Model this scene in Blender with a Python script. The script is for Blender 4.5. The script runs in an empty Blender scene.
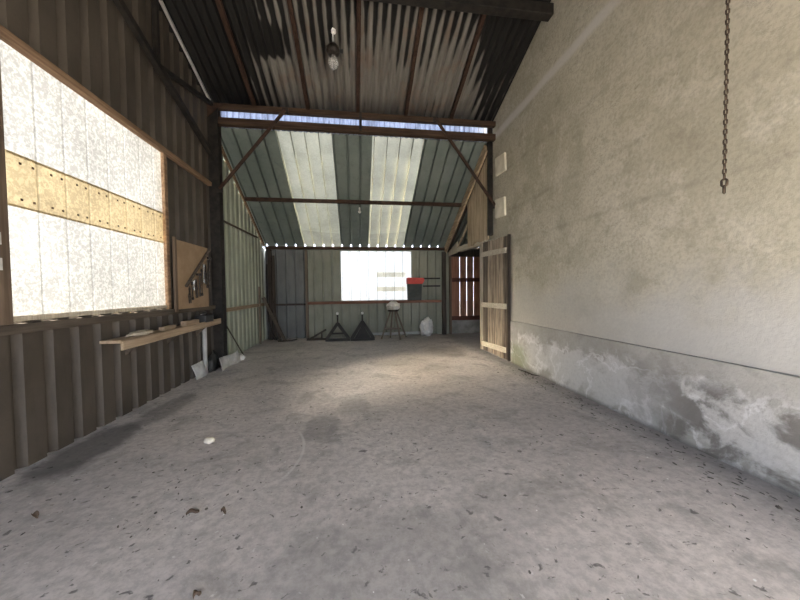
import bpy, bmesh, math, random
from mathutils import Vector, Matrix, Euler, noise as mnoise
random.seed(7)
S = bpy.context.scene
COL = S.collection
PI = math.pi
XL, XR, YB, YP = -2.68, 2.91, 9.58, 6.25          # left wall, right wall, back wall, post line
RIDGE_Y = 4.15
PIT = .257                                          # rib spacing of the left wall sheets
def roofA(y): return 4.90 + .36*(YP-y) if y >= RIDGE_Y else 4.90 + .36*(YP-RIDGE_Y) - .36*(RIDGE_Y-y)
def roofB(y): return 2.70 + .565*(YB-y)

# ------------------------------------------------------------------ materials
class NT:
    def __init__(s, name):
        s.m = bpy.data.materials.new(name); s.m.use_nodes = True
        s.t = s.m.node_tree; s.t.nodes.clear()
        s.out = s.t.nodes.new('ShaderNodeOutputMaterial')
        s.co = s.t.nodes.new('ShaderNodeTexCoord').outputs['Object']
        s._sep = None
    def link(s, a, b): s.t.links.new(a, b)
    def put(s, sock, v):
        if isinstance(v, bpy.types.NodeSocket): s.link(v, sock)
        elif isinstance(v, (tuple, list)):
            sock.default_value = tuple(v)+(1,) if len(v) == 3 and sock.type == 'RGBA' else v
        else: sock.default_value = v
    def xyz(s):
        if not s._sep:
            n = s.t.nodes.new('ShaderNodeSeparateXYZ'); s.link(s.co, n.inputs[0]); s._sep = n
        return s._sep.outputs
    def map(s, scale, loc=(0,0,0), rot=(0,0,0)):
        n = s.t.nodes.new('ShaderNodeMapping'); s.link(s.co, n.inputs[0])
        n.inputs['Scale'].default_value = scale; n.inputs['Location'].default_value = loc; n.inputs['Rotation'].default_value = rot
        return n.outputs[0]
    def noise(s, scale, detail=4, rough=.55, vec=None, dist=0):
        n = s.t.nodes.new('ShaderNodeTexNoise'); s.link(vec or s.co, n.inputs['Vector'])
        n.inputs['Scale'].default_value = scale; n.inputs['Detail'].default_value = detail
        n.inputs['Roughness'].default_value = rough; n.inputs['Distortion'].default_value = dist
        return n.outputs['Fac']
    def voro(s, scale, vec=None, feature='F1', out='Distance'):
        n = s.t.nodes.new('ShaderNodeTexVoronoi'); s.link(vec or s.co, n.inputs['Vector']); n.feature = feature
        n.inputs['Scale'].default_value = scale
        return n.outputs[out]
    def m_(s, op, a, b=0, c=0):
        n = s.t.nodes.new('ShaderNodeMath'); n.operation = op
        s.put(n.inputs[0], a); s.put(n.inputs[1], b); s.put(n.inputs[2], c)
        return n.outputs[0]
    def ss(s, v, a, b):            # smoothstep 0..1 from a to b (a may exceed b)
        n = s.t.nodes.new('ShaderNodeMapRange'); n.interpolation_type = 'SMOOTHSTEP'
        s.put(n.inputs[0], v)
        if a < b: n.inputs[1].default_value, n.inputs[2].default_value = a, b
        else:
            n.inputs[1].default_value, n.inputs[2].default_value = b, a
            n.inputs[3].default_value, n.inputs[4].default_value = 1, 0
        return n.outputs[0]
    def mul(s, *a):
        r = a[0]
        for b in a[1:]: r = s.m_('MULTIPLY', r, b)
        return r
    def mix(s, f, a, b, mode='MIX'):
        n = s.t.nodes.new('ShaderNodeMix'); n.data_type = 'RGBA'; n.blend_type = mode
        s.put(n.inputs[0], f); s.put(n.inputs[6], a); s.put(n.inputs[7], b)
        return n.outputs[2]
    def bsdf(s, col, rough=.8, metal=0, bump=None, bs=.3, bd=.01, spec=.3):
        n = s.t.nodes.new('ShaderNodeBsdfPrincipled')
        s.put(n.inputs['Base Color'], col); s.put(n.inputs['Roughness'], rough); s.put(n.inputs['Metallic'], metal)
        s.put(n.inputs['Specular IOR Level'], spec)
        if bump is not None:
            b = s.t.nodes.new('ShaderNodeBump'); b.inputs['Strength'].default_value = bs; b.inputs['Distance'].default_value = bd
            s.link(bump, b.inputs['Height']); s.link(b.outputs[0], n.inputs['Normal'])
        s.link(n.outputs[0], s.out.inputs[0]); return n

def mottled(name, c1, c2, scale=6, rough=.75, metal=0, stretch=(1,1,1), bs=.25, bd=.006, lo=.35, hi=.65, spec=.3, detail=5):
    t = NT(name); v = t.map(stretch)
    f = t.noise(scale, detail, .6, v)
    c = t.mix(t.ss(f, lo, hi), c1, c2)
    t.bsdf(c, rough, metal, t.noise(scale*5, 3, .6, v), bs, bd, spec)
    return t.m
def wood(name, c1, c2, axis='z', rough=.85, bs=.35):
    st = {'x': (.6, 14, 14), 'y': (14, .6, 14), 'z': (14, 14, .6)}[axis]
    t = NT(name); v = t.map(st)
    g = t.noise(2.2, 6, .65, v, .3); b = t.noise(1.3, 3)
    c = t.mix(t.ss(g, .3, .7), c1, c2)
    c = t.mix(t.mul(t.ss(b, .45, .75), .45), c, tuple(x*.5 for x in c1))
    t.bsdf(c, rough, 0, g, bs, .006, .2)
    return t.m

def translucent(name, col, refl, t_amt=.3, speck=.25, grime=.3, xs=(1,1,1), fwd=.3, seam=0):
    # glass-fibre sheet: scatters some daylight evenly, passes more of it roughly straight on
    t = NT(name); v = t.map(xs)
    f = t.noise(33, 2, .7, v, .4); g = t.noise(1.6, 5, .6, v)
    k = t.m_('MULTIPLY_ADD', t.ss(f, .42, .6), speck, 1-speck)
    k = t.mul(k, t.m_('MULTIPLY_ADD', t.ss(g, .35, .7), -grime, 1))
    if seam:                                         # darker lap line along each small rib
        d = t.m_('ABSOLUTE', t.m_('SUBTRACT', t.m_('FRACT', t.m_('DIVIDE', t.m_('SUBTRACT', t.xyz()[1], 2.8-seam/2), seam)), .53))
        k = t.mul(k, t.m_('MULTIPLY_ADD', t.ss(d, .07, .03), -.22, 1))
    c = t.mix(1, col, k, 'MULTIPLY')
    tr = t.t.nodes.new('ShaderNodeBsdfTranslucent'); t.link(c, tr.inputs[0])
    df = t.t.nodes.new('ShaderNodeBsdfDiffuse'); t.link(t.mix(1, refl, k, 'MULTIPLY'), df.inputs[0])
    rf = t.t.nodes.new('ShaderNodeBsdfRefraction'); rf.distribution = 'BECKMANN'
    t.link(c, rf.inputs['Color']); rf.inputs['Roughness'].default_value = .75; rf.inputs['IOR'].default_value = 1.3
    mx = t.t.nodes.new('ShaderNodeMixShader'); mx.inputs[0].default_value = fwd/max(fwd+t_amt, .001)
    t.link(tr.outputs[0], mx.inputs[1]); t.link(rf.outputs[0], mx.inputs[2])
    m2 = t.t.nodes.new('ShaderNodeMixShader'); m2.inputs[0].default_value = 1-t_amt-fwd
    t.link(mx.outputs[0], m2.inputs[1]); t.link(df.outputs[0], m2.inputs[2]); t.link(m2.outputs[0], t.out.inputs[0])
    return t.m

def mat_floor():
    t = NT('concrete_floor'); x, y, z = t.xyz()
    a = t.noise(.55, 7, .62); b = t.noise(2.3, 8, .7, None, .4); f = t.noise(17, 6, .75)
    c = t.mix(t.ss(a, .35, .66), (.50,.455,.435), (.66,.60,.57))
    c = t.mix(t.mul(t.ss(b, .48, .66), .6), c, (.25,.235,.22))
    c = t.mix(t.mul(t.ss(t.noise(3.1, 8, .72, t.map((1,1,1),(9,4,0))), .56, .72), .5), c, (.60,.57,.54))
    c = t.mix(t.mul(t.ss(f, .36, .66), .5), c, (.24,.225,.215))
    # dark pits, pores and chips
    p = t.noise(15, 4, .6, t.map((1,1.3,1),(3,7,0)), .6)
    c = t.mix(t.mul(t.ss(p, .62, .68), .8), c, (.12,.112,.105))
    p2 = t.noise(17, 3, .6, t.map((1,1,1),(13,2,0)), .3)
    c = t.mix(t.mul(t.ss(p2, .67, .73), .6), c, (.72,.70,.68))
    wob = t.m_('MULTIPLY_ADD', t.noise(3.5, 5, .65), .55, -.27)
    def spot(cx, cy, rx, ry, amt, col):
        nonlocal c
        dx = t.m_('DIVIDE', t.m_('SUBTRACT', x, cx), rx); dy = t.m_('DIVIDE', t.m_('SUBTRACT', y, cy), ry)
        d = t.m_('SQRT', t.m_('ADD', t.mul(dx, dx), t.mul(dy, dy)))
        d = t.m_('ADD', d, t.m_('MULTIPLY', wob, 1.6))
        c = t.mix(t.mul(t.ss(d, 1.05, .6), amt), c, col)
    spot(-.38, 3.25, .22, .42, .5, (.17,.16,.155))
    spot(-.05, 3.75, .25, .35, .4, (.19,.18,.17))
    spot(-2.42, 3.15, .28, .62, .75, (.085,.08,.078))
    spot(-2.3, 4.1, .22, .7, .5, (.13,.12,.11))
    spot(.2, 1.55, .75, .45, .4, (.19,.185,.18))
    spot(1.0, 1.9, .5, .3, .3, (.22,.21,.2))
    spot(2.0, 6.9, .5, .9, .4, (.19,.175,.16))
    spot(.6, 5.9, .5, .3, .3, (.25,.23,.2))
    # dirty strip along the right wall
    e = t.ss(t.m_('ADD', x, t.m_('MULTIPLY', wob, .7)), 2.45, 2.85)
    c = t.mix(t.mul(e, .55), c, (.15,.14,.135))
    # thin pale arc scratch
    dx = t.m_('SUBTRACT', x, -1.35); dy = t.m_('SUBTRACT', y, 2.75)
    d = t.m_('ABSOLUTE', t.m_('SUBTRACT', t.m_('SQRT', t.m_('ADD', t.mul(dx, dx), t.mul(dy, dy))), .86))
    c = t.mix(t.mul(t.ss(d, .018, .004), t.ss(x, -.75, -.6), t.ss(t.m_('ABSOLUTE', dy), .45, .3), .5), c, (.66,.64,.62))
    h = t.m_('ADD', t.m_('MULTIPLY', b, .6), t.m_('ADD', t.m_('MULTIPLY', f, .35), t.m_('MULTIPLY', t.ss(p, .63, .72), -.5)))
    t.bsdf(c, t.m_('MULTIPLY_ADD', a, -.25, .85), 0, h, .55, .012, .35)
    return t.m
def mat_stone():
    t = NT('old_plaster_wall'); x, y, z = t.xyz()
    a = t.noise(.7, 7, .62); b = t.noise(2.6, 7, .66, None, .3); f = t.noise(30, 4, .7)
    c = t.mix(t.ss(a, .33, .68), (.455,.42,.325), (.58,.54,.435))
    c = t.mix(t.mul(t.ss(b, .51, .66), .45), c, (.33,.295,.22))
    c = t.mix(t.mul(t.ss(t.noise(1.9, 6, .7, t.map((1,1,1),(5,5,5))), .50, .62), .55), c, (.64,.60,.50))
    c = t.mix(t.mul(t.ss(f, .38, .68), .36), c, (.23,.21,.165))
    # cracks and scuffs
    v = t.noise(1.1, 9, .72, t.map((1,.8,1.3),(2,8,1)), 1.2)
    cr = t.ss(t.m_('ABSOLUTE', t.m_('SUBTRACT', v, .5)), .006, .0015)
    c = t.mix(t.mul(cr, t.ss(a, .42, .6), .5), c, (.17,.15,.12))
    sp = t.noise(8, 4, .6, t.map((1,1,1),(1,3,2)), .8)
    c = t.mix(t.mul(t.ss(sp, .68, .75), .5), c, (.2,.175,.13))
    # grey cement render low down, front daylight painted in as a paler tone
    w = t.m_('MULTIPLY_ADD', t.noise(1.3, 6, .6), 1.0, -.5)
    lowz = t.ss(t.m_('ADD', z, t.mul(w, 1.3)), 1.75, 1.05)
    c = t.mix(t.mul(lowz, .6), c, (.50,.485,.45))
    c = t.mix(t.mul(lowz, t.ss(y, 4.2, 2.0), .5), c, (.55,.545,.54))
    # faint bed joints of the blocks under the plaster
    for zz, yy in ((3.72, 2.2), (2.92, 2.8), (2.3, 3.0)):
        d = t.m_('ABSOLUTE', t.m_('SUBTRACT', t.m_('ADD', z, t.mul(w, .12)), zz))
        c = t.mix(t.mul(t.ss(d, .05, .0), t.ss(b, .35, .6), .3), c, (.25,.22,.17))
    # pale horizontal band high on the wall
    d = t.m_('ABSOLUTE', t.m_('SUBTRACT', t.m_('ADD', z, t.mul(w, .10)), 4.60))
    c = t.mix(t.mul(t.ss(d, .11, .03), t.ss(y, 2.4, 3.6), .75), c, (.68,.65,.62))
    t.bsdf(c, .92, 0, t.m_('ADD', t.m_('MULTIPLY', b, .8), t.m_('MULTIPLY', f, .3)), .45, .02, .15)
    return t.m
def mat_dado():
    t = NT('damp_cement_plinth'); x, y, z = t.xyz()
    a = t.noise(1.2, 7, .65); b = t.noise(2.4, 8, .68, None, .6); f = t.noise(28, 4, .7)
    c = t.mix(t.ss(a, .35, .65), (.37,.35,.315), (.48,.465,.43))
    wob = t.m_('MULTIPLY_ADD', b, 1, -.5)
    # salt bloom: pale cloud with sharp scalloped edges
    zz = t.m_('ADD', z, t.m_('MULTIPLY', wob, 1.0))
    bloom = t.mul(t.ss(zz, .62, .52), t.ss(zz, .0, .12), t.ss(t.m_('ADD', y, t.m_('MULTIPLY', wob, 3)), 5.3, 4.7))
    c = t.mix(t.mul(bloom, .74), c, (.66,.65,.63))
    ring = t.ss(t.m_('ABSOLUTE', t.m_('SUBTRACT', t.noise(2.0, 6, .6, t.map((1,1,1),(4,1,6)), .5), .50)), .035, .006)
    c = t.mix(t.mul(ring, t.ss(z, .72, .5), .8), c, (.74,.73,.72))
    dk = t.noise(2.2, 6, .62, t.map((1,1,1.4),(7,3,2)), .4)
    c = t.mix(t.mul(t.ss(dk, .46, .58), t.ss(y, 3.0, 2.2), t.ss(z, .7, .5), .85), c, (.15,.135,.12))
    c = t.mix(t.mul(t.ss(dk, .55, .68), .35), c, (.22,.205,.185))
    gy = t.m_('ABSOLUTE', t.m_('SUBTRACT', y, 5.25))
    c = t.mix(t.mul(t.ss(gy, .45, .1), t.ss(t.m_('ADD', z, t.m_('MULTIPLY', wob, .7)), .45, .2), .6), c, (.20,.23,.10))
    c = t.mix(t.mul(t.ss(z, .06, .0), .6), c, (.10,.095,.09))
    c = t.mix(t.mul(t.ss(f, .35, .75), .2), c, (.2,.19,.17))
    t.bsdf(c, .9, 0, t.m_('ADD', t.m_('MULTIPLY', b, .9), t.m_('MULTIPLY', f, .3)), .5, .02, .2)
    return t.m
def mat_roofA():
    t = NT('sooty_corrugated_sheet'); x, y, z = t.xyz()
    st = t.noise(1, 6, .7, t.map((9, .7, .7))); big = t.noise(.9, 4, .6, t.map((1.6,1,1),(3,1,0)))
    c = t.mix(t.ss(st, .3, .7), (.125,.115,.10), (.205,.195,.172))
    c = t.mix(t.mul(t.ss(t.noise(2.5, 5, .6), .5, .7), .5), c, (.17,.115,.08))
    # soot: heavy at the left, up the slope and down the right edge
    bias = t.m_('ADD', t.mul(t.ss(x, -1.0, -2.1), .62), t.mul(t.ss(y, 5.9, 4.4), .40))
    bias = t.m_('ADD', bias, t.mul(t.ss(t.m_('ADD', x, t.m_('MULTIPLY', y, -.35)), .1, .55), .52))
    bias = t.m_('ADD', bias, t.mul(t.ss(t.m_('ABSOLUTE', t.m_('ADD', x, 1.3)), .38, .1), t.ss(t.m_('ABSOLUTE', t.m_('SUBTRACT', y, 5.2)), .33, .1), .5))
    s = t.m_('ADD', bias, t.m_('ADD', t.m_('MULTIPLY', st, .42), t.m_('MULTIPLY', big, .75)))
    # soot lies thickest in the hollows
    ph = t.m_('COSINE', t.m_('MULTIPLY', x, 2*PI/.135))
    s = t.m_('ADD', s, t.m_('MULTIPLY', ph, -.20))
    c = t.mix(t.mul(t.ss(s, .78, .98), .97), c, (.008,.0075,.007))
    t.bsdf(c, .8, 0, t.noise(20, 3), .2, .004, .2)
    return t.m
def painted(name, c1, c2, dirt=.35):
    t = NT(name); x, y, z = t.xyz()
    c = t.mix(t.ss(t.noise(1.1, 5, .6), .35, .65), c1, c2)
    c = t.mix(t.mul(t.ss(t.noise(2, 6, .65, t.map((4,4,.8))), .5, .75), dirt), c, tuple(v*.45 for v in c1))
    c = t.mix(t.mul(t.ss(t.noise(40, 3, .7), .5, .8), .25), c, tuple(v*.55 for v in c1))
    t.bsdf(c, .6, 0, t.noise(9, 3), .08, .01, .3)
    return t.m

M = dict(
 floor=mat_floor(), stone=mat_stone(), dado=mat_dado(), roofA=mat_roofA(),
 brown=painted('brown_wall_sheet', (.052,.043,.034), (.077,.064,.051)),
 green=painted('greygreen_wall_sheet', (.29,.315,.25), (.37,.395,.32)),
 slate=painted('slate_wall_sheet', (.12,.125,.12), (.16,.165,.155)),
 olive=painted('olive_wall_sheet', (.22,.225,.175), (.28,.285,.225)),
 roofB=painted('bluegreen_roof_sheet', (.135,.165,.15), (.185,.215,.195)),
 roofL=translucent('cream_roof_light', (.84,.82,.62), (.44,.43,.36), .004, .1, .25, fwd=.11),
 clear=translucent('white_translucent_sheet', (.86,.83,.76), (.5,.5,.46), .02, .3, .2, fwd=.135, seam=PIT),
 yellow=translucent('yellowed_translucent_sheet', (.84,.67,.39), (.45,.35,.2), .018, .25, .3, fwd=.135, seam=PIT),
 clearB=translucent('white_translucent_sheet_back', (.93,.90,.83), (.5,.5,.48), .14, .12, .1, fwd=.15),
 cream=translucent('cream_translucent_sheet', (.86,.80,.62), (.5,.46,.36), .07, .15, .2, fwd=.13),
 blue=translucent('bluish_translucent_strip', (.66,.74,.98), (.3,.33,.42), .09, .2, .45, (6,1,1), fwd=.12),
 rust=mottled('rusty_steel', (.028,.018,.013), (.065,.036,.024), 9, .75, .2, lo=.3),
 dark=mottled('black_painted_steel', (.012,.011,.010), (.028,.024,.020), 9, .6, .1),
 beamwood=wood('dark_beam_wood', (.035,.022,.015), (.085,.052,.034), 'x'),
 redwood=wood('red_brown_wood', (.16,.075,.05), (.25,.13,.09), 'x'),
 rafter=wood('rafter_wood', (.022,.013,.009), (.060,.032,.021), 'y'),
 girt=wood('dark_girt_wood', (.06,.048,.038), (.11,.09,.07), 'y'),
 shelfw=wood('shelf_wood', (.26,.19,.125), (.42,.325,.23), 'y'),
 frame=wood('frame_wood', (.15,.095,.06), (.29,.19,.12), 'y'),
 jamb=wood('brown_jamb_wood', (.10,.072,.05), (.17,.125,.09), 'z'),
 pale=wood('pale_weathered_wood', (.46,.40,.305), (.70,.64,.52), 'y'),
 palez=wood('pale_weathered_wood_upright', (.36,.31,.235), (.56,.50,.40), 'z'),
 rake=wood('pale_rake_wood', (.30,.215,.13), (.56,.44,.30), 'y'),
 door=wood('weathered_door_wood', (.10,.075,.055), (.56,.46,.35), 'z'),
 doord=wood('dark_door_wood', (.065,.052,.04), (.22,.18,.14), 'z'),
 plank=wood('grey_plank_wood', (.33,.25,.165), (.68,.56,.40), 'z'),
 gate=wood('red_gate_wood', (.27,.125,.08), (.43,.22,.14), 'z'),
 gated=wood('dark_red_gate_wood', (.075,.03,.022), (.13,.055,.04), 'x'),
 post=wood('timber_post_wood', (.11,.085,.065), (.20,.16,.12), 'z'),
 darkwood=wood('dark_old_wood', (.03,.024,.02), (.075,.06,.048), 'z'),
 hard=mottled('brown_hardboard', (.27,.185,.11), (.33,.23,.145), 3, .75),
 concrete=mottled('grey_block_concrete', (.20,.195,.185), (.31,.30,.285), 4, .9, bs=.5),
 plaster=mottled('cream_plaster', (.70,.65,.52), (.82,.77,.64), 5, .9),
 ground=mottled('outside_gravel', (.085,.083,.08), (.125,.123,.118), 2, .95),
 steel=mottled('dull_tool_steel', (.025,.021,.018), (.07,.058,.05), 16, .5, .6),
 chrome=mottled('bright_steel', (.70,.69,.66), (.82,.81,.78), 10, .25, .9),
 galv=mottled('galvanised_sheet', (.40,.40,.39), (.56,.56,.55), 6, .55, .15),
 pvc=mottled('grey_plastic', (.36,.36,.35), (.46,.46,.45), 4, .5),
 white=mottled('white_plastic', (.70,.69,.66), (.82,.81,.78), 7, .6),
 sack=mottled('white_woven_sack', (.50,.49,.46), (.72,.71,.68), 5, .7, bs=.5),
 blackp=mottled('black_plastic', (.012,.012,.012), (.03,.03,.03), 6, .45, spec=.4),
 bin=mottled('dark_green_plastic', (.045,.05,.043), (.075,.08,.07), 5, .6),
 red=mottled('red_plastic', (.52,.055,.04), (.66,.09,.065), 4, .5),
 chain=mottled('rusty_chain_iron', (.035,.026,.02), (.085,.06,.042), 30, .65, .5),
 stone2=mottled('pale_limestone', (.55,.50,.40), (.72,.67,.56), 12, .9),
 leaf=mottled('dry_brown_leaf', (.06,.04,.03), (.11,.075,.05), 14, .85),
 chips=mottled('dark_grit', (.07,.064,.06), (.15,.135,.12), 14, .9),
 chipsw=mottled('pale_grit', (.6,.59,.56), (.8,.79,.77), 14, .8),
 cloth=mottled('off_white_cloth', (.55,.50,.43), (.74,.70,.62), 9, .9, bs=.5),
)
g = NT('clear_bulb_glass'); bb = g.bsdf((.9,.9,.87), .06, 0); bb.inputs['Transmission Weight'].default_value = .85; M['glass'] = g.m

# ------------------------------------------------------------------ mesh helpers
class MB:
    def __init__(s): s.b = bmesh.new()
    def box(s, lo, hi, mtx=None):
        x0,y0,z0 = lo; x1,y1,z1 = hi
        v = [s.b.verts.new(Vector(p) if mtx is None else mtx @ Vector(p)) for p in
             ((x0,y0,z0),(x1,y0,z0),(x1,y1,z0),(x0,y1,z0),(x0,y0,z1),(x1,y0,z1),(x1,y1,z1),(x0,y1,z1))]
        for f in ((0,3,2,1),(4,5,6,7),(0,1,5,4),(1,2,6,5),(2,3,7,6),(3,0,4,7)): s.b.faces.new([v[i] for i in f])
        return s
    def bar(s, p, q, w, h, up=(0,0,1), jit=0):      # rectangular member p->q, w across, h along up
        p, q = Vector(p), Vector(q); d = (q-p).normalized(); u = Vector(up)
        r = d.cross(u)
        if r.length < 1e-4: r = d.cross(Vector((1,0,0)))
        r.normalize(); u = r.cross(d)
        ring = []
        n = 2 if not jit else 7
        for i in range(n):
            c = p.lerp(q, i/(n-1)); o = Vector((random.uniform(-1,1), random.uniform(-1,1), random.uniform(-1,1)))*jit
            ring.append([s.b.verts.new(c+o+r*a*w/2+u*b*h/2) for a, b in ((-1,-1),(1,-1),(1,1),(-1,1))])
        for i in range(n-1):
            for k in range(4): s.b.faces.new([ring[i][k], ring[i][(k+1)%4], ring[i+1][(k+1)%4], ring[i+1][k]])
        s.b.faces.new(ring[0][::-1]); s.b.faces.new(ring[-1]); return s
    def tube(s, pts, r, n=10, caps=True):
        pts = [Vector(p) for p in pts]; rings = []
        rr = r if isinstance(r, (list, tuple)) else [r]*len(pts)
        for i, p in enumerate(pts):
            d = (pts[min(i+1, len(pts)-1)]-pts[max(i-1, 0)]).normalized()
            a = d.cross(Vector((0,0,1)) if abs(d.z) < .9 else Vector((1,0,0))).normalized(); b = d.cross(a)
            rings.append([s.b.verts.new(p+(a*math.cos(2*PI*k/n)+b*math.sin(2*PI*k/n))*rr[i]) for k in range(n)])
        for i in range(len(rings)-1):
            for k in range(n): s.b.faces.new([rings[i][k], rings[i][(k+1)%n], rings[i+1][(k+1)%n], rings[i+1][k]])
        if caps: s.b.faces.new(rings[0][::-1]); s.b.faces.new(rings[-1])
        return s
    def lathe(s, prof, c=(0,0,0), n=24):
        c = Vector(c); rings = []
        for r, z in prof:
            rings.append([s.b.verts.new(c+Vector((max(r,1e-4)*math.cos(2*PI*k/n), max(r,1e-4)*math.sin(2*PI*k/n), z))) for k in range(n)])
        for i in range(len(rings)-1):
            for k in range(n): s.b.faces.new([rings[i][k], rings[i][(k+1)%n], rings[i+1][(k+1)%n], rings[i+1][k]])
        return s
    def prism(s, poly, axis, a, b):                 # poly in the two other axes, extruded along axis
        def P(u, v, w): return {'x': (w,u,v), 'y': (u,w,v), 'z': (u,v,w)}[axis]
        lo = [s.b.verts.new(P(u, v, a)) for u, v in poly]; hi = [s.b.verts.new(P(u, v, b)) for u, v in poly]
        n = len(poly)
        s.b.faces.new(lo[::-1]); s.b.faces.new(hi)
        for i in range(n): s.b.faces.new([lo[i], lo[(i+1)%n], hi[(i+1)%n], hi[i]])
        return s
    def ribbed(s, P, u0, u1, v0, v1, pitch, phase, depth, base, top, nv=1):
        pts = []
        k = math.floor((u0-phase)/pitch)-1
        prof = []
        while phase+k*pitch < u1+pitch:
            a = phase+k*pitch; sl = (base-top)/2
            prof += [(a, 0), (a+sl, depth), (a+sl+top, depth), (a+base, 0)]
            k += 1
        def h(u):
            for (a, ha), (b, hb) in zip(prof, prof[1:]):
                if a <= u <= b: return ha+(hb-ha)*((u-a)/(b-a) if b > a else 0)
            return 0
        us = [(u0, h(u0))]+[p for p in prof if u0+1e-4 < p[0] < u1-1e-4]+[(u1, h(u1))]
        return s.strip(P, us, v0, v1, nv)
    def strip(s, P, us, v0, v1, nv=1):
        f0 = v0 if callable(v0) else (lambda u: v0); f1 = v1 if callable(v1) else (lambda u: v1)
        cols = [[s.b.verts.new(P(u, f0(u)+(f1(u)-f0(u))*j/nv, h)) for j in range(nv+1)] for u, h in us]
        for a, b in zip(cols, cols[1:]):
            for j in range(nv): s.b.faces.new([a[j], b[j], b[j+1], a[j+1]])
        return s
    def blob(s, c, r, amp=.2, freq=2.5, seed=0, sub=3, flat=None):
        g = bmesh.ops.create_icosphere(s.b, subdivisions=sub, radius=1)
        for v in g['verts']:
            d = v.co.normalized(); k = 1+amp*mnoise.noise(d*freq+Vector((seed, seed*.7, 0)))+amp*.5*mnoise.noise(d*freq*2.7+Vector((seed*2, 1, 3)))
            p = Vector((d.x*r[0], d.y*r[1], d.z*r[2]))*k
            if flat is not None: p.z = max(p.z, flat-c[2])
            v.co = Vector(c)+p
        return s
def obj(name, mb, mat, parent=None, loc=(0,0,0), rot=(0,0,0), smooth=False, solid=0, bevel=0, label=None, solid_off=0, out=None):
    me = bpy.data.meshes.new(name)
    bmesh.ops.remove_doubles(mb.b, verts=mb.b.verts, dist=1e-5)
    bmesh.ops.recalc_face_normals(mb.b, faces=mb.b.faces)
    if out:                                          # open sheet: turn its faces to the weather side
        mb.b.normal_update()
        if sum(f.normal.dot(Vector(out))*f.calc_area() for f in mb.b.faces) < 0: bmesh.ops.reverse_faces(mb.b, faces=mb.b.faces)
    mb.b.to_mesh(me); mb.b.free()
    o = bpy.data.objects.new(name, me); COL.objects.link(o)
    me.materials.append(M[mat] if isinstance(mat, str) else mat)
    o.location = loc; o.rotation_euler = rot
    if parent: o.parent = parent
    if smooth:
        for p in me.polygons: p.use_smooth = True
    if solid:
        m = o.modifiers.new('solid', 'SOLIDIFY'); m.thickness = solid; m.offset = solid_off
    if bevel:
        m = o.modifiers.new('bevel', 'BEVEL'); m.width = bevel; m.segments = 2; m.limit_method = 'ANGLE'
    if label: o['label'] = label
    return o
def tag(o, label, cat, group=None, kind=None):
    o['label'] = label; o['category'] = cat
    if group: o['group'] = group
    if kind: o['kind'] = kind
    return o
def thing(name, label, cat, loc=(0,0,0), rot=(0,0,0), group=None, kind=None):
    o = bpy.data.objects.new(name, None); COL.objects.link(o); o.empty_display_size = .1
    o.location = loc; o.rotation_euler = rot
    return tag(o, label, cat, group, kind)
def struct(o, label=None, cat=None):
    o['kind'] = 'structure'
    if label: o['label'] = label
    if cat: o['category'] = cat
    return o
def member(name, p, q, w, h, mat, label, cat, up=(0,0,1), jit=0, bevel=.006, group=None):
    p, q = Vector(p), Vector(q)
    o = obj(name, MB().bar(Vector(), q-p, w, h, up, jit), mat, None, p, bevel=bevel)
    return tag(o, label, cat, group)

# ------------------------------------------------------------------ the shell
struct(obj('ground', MB().box((-40,-40,-.4), (40,40,-.12)), 'ground'), 'dark gravel ground outside the barn', 'ground')
fl = MB().box((-2.8,-2.5,-.12), (XR+.2,9.75,0)).box((XR+.2,6.9,-.12), (5.0,9.75,0))
struct(obj('floor', fl, 'floor'), 'worn grey concrete floor with stains and chips', 'floor')

YF = -2.2
PLt = lambda u, v, h: (XL-h, u, v)
ribW = dict(pitch=PIT, phase=2.80, depth=.006, base=.030, top=.006)
rib = dict(pitch=PIT, phase=2.80-.02, depth=.055, base=.105, top=.045)
topL = lambda u: roofA(u)+.035
W1 = (2.75, 4.832, 1.215, 3.42)                       # window opening: y0 y1 z0 z1
mb = MB()
mb.ribbed(PLt, YF, W1[0], 0, topL, **rib)
mb.ribbed(PLt, W1[0], RIDGE_Y, W1[3], topL, **rib); mb.ribbed(PLt, RIDGE_Y, W1[1], W1[3], topL, **rib)
mb.ribbed(PLt, W1[0], W1[1], 0, W1[2], **rib)
mb.ribbed(PLt, W1[1], 6.27, 0, topL, **rib)
struct(obj('wall_left', mb, 'brown', solid=.004, solid_off=0), 'dark brown ribbed sheet metal wall around the big window', 'wall')
mb = MB().ribbed(PLt, 6.27, 9.75, 0, lambda u: roofB(max(u,6.3))-.01, **rib)
struct(obj('wall_left_rear', mb, 'green', solid=.004), 'grey green ribbed metal wall beyond the steel post', 'wall')

w1 = struct(thing('window_1', 'large bright translucent sheet window with a yellowed band', 'window', (0,0,0)))
obj('lower_sheet', MB().ribbed(PLt, W1[0], W1[1], W1[2]-.004, 2.12, **ribW), 'clear', w1, out=(-1,0,0))
obj('band_sheet', MB().ribbed(PLt, W1[0], W1[1], 2.10, 2.53, **ribW), 'yellow', w1, (.003,0,0), out=(-1,0,0), label='yellowed overlap band across the window')
obj('upper_sheet', MB().ribbed(PLt, W1[0], W1[1], 2.51, W1[3], **ribW), 'clear', w1, out=(-1,0,0))
obj('head_rail', MB().box((XL+.005,2.60,3.355), (XL+.075,6.17,3.425)), 'frame', w1, bevel=.006)
obj('sill', MB().box((XL+.005,2.757,1.19), (XL+.028,4.775,1.232)), 'palez', w1, bevel=.004)
obj('jamb', MB().box((XL+.005,2.52,1.175), (XL+.07,2.757,3.355)), 'jamb', w1, bevel=.006)
obj('jamb', MB().box((XL+.005,4.775,1.175), (XL+.05,4.84,3.355)), 'frame', w1, bevel=.006)
nl = MB()
for k in range(8):
    for zz in (2.17, 2.46):
        for dy in (.12, .22): nl.box((XL-.001, 2.80+PIT*k+dy, zz-.009), (XL+.008, 2.80+PIT*k+dy+.016, zz+.009))
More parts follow.
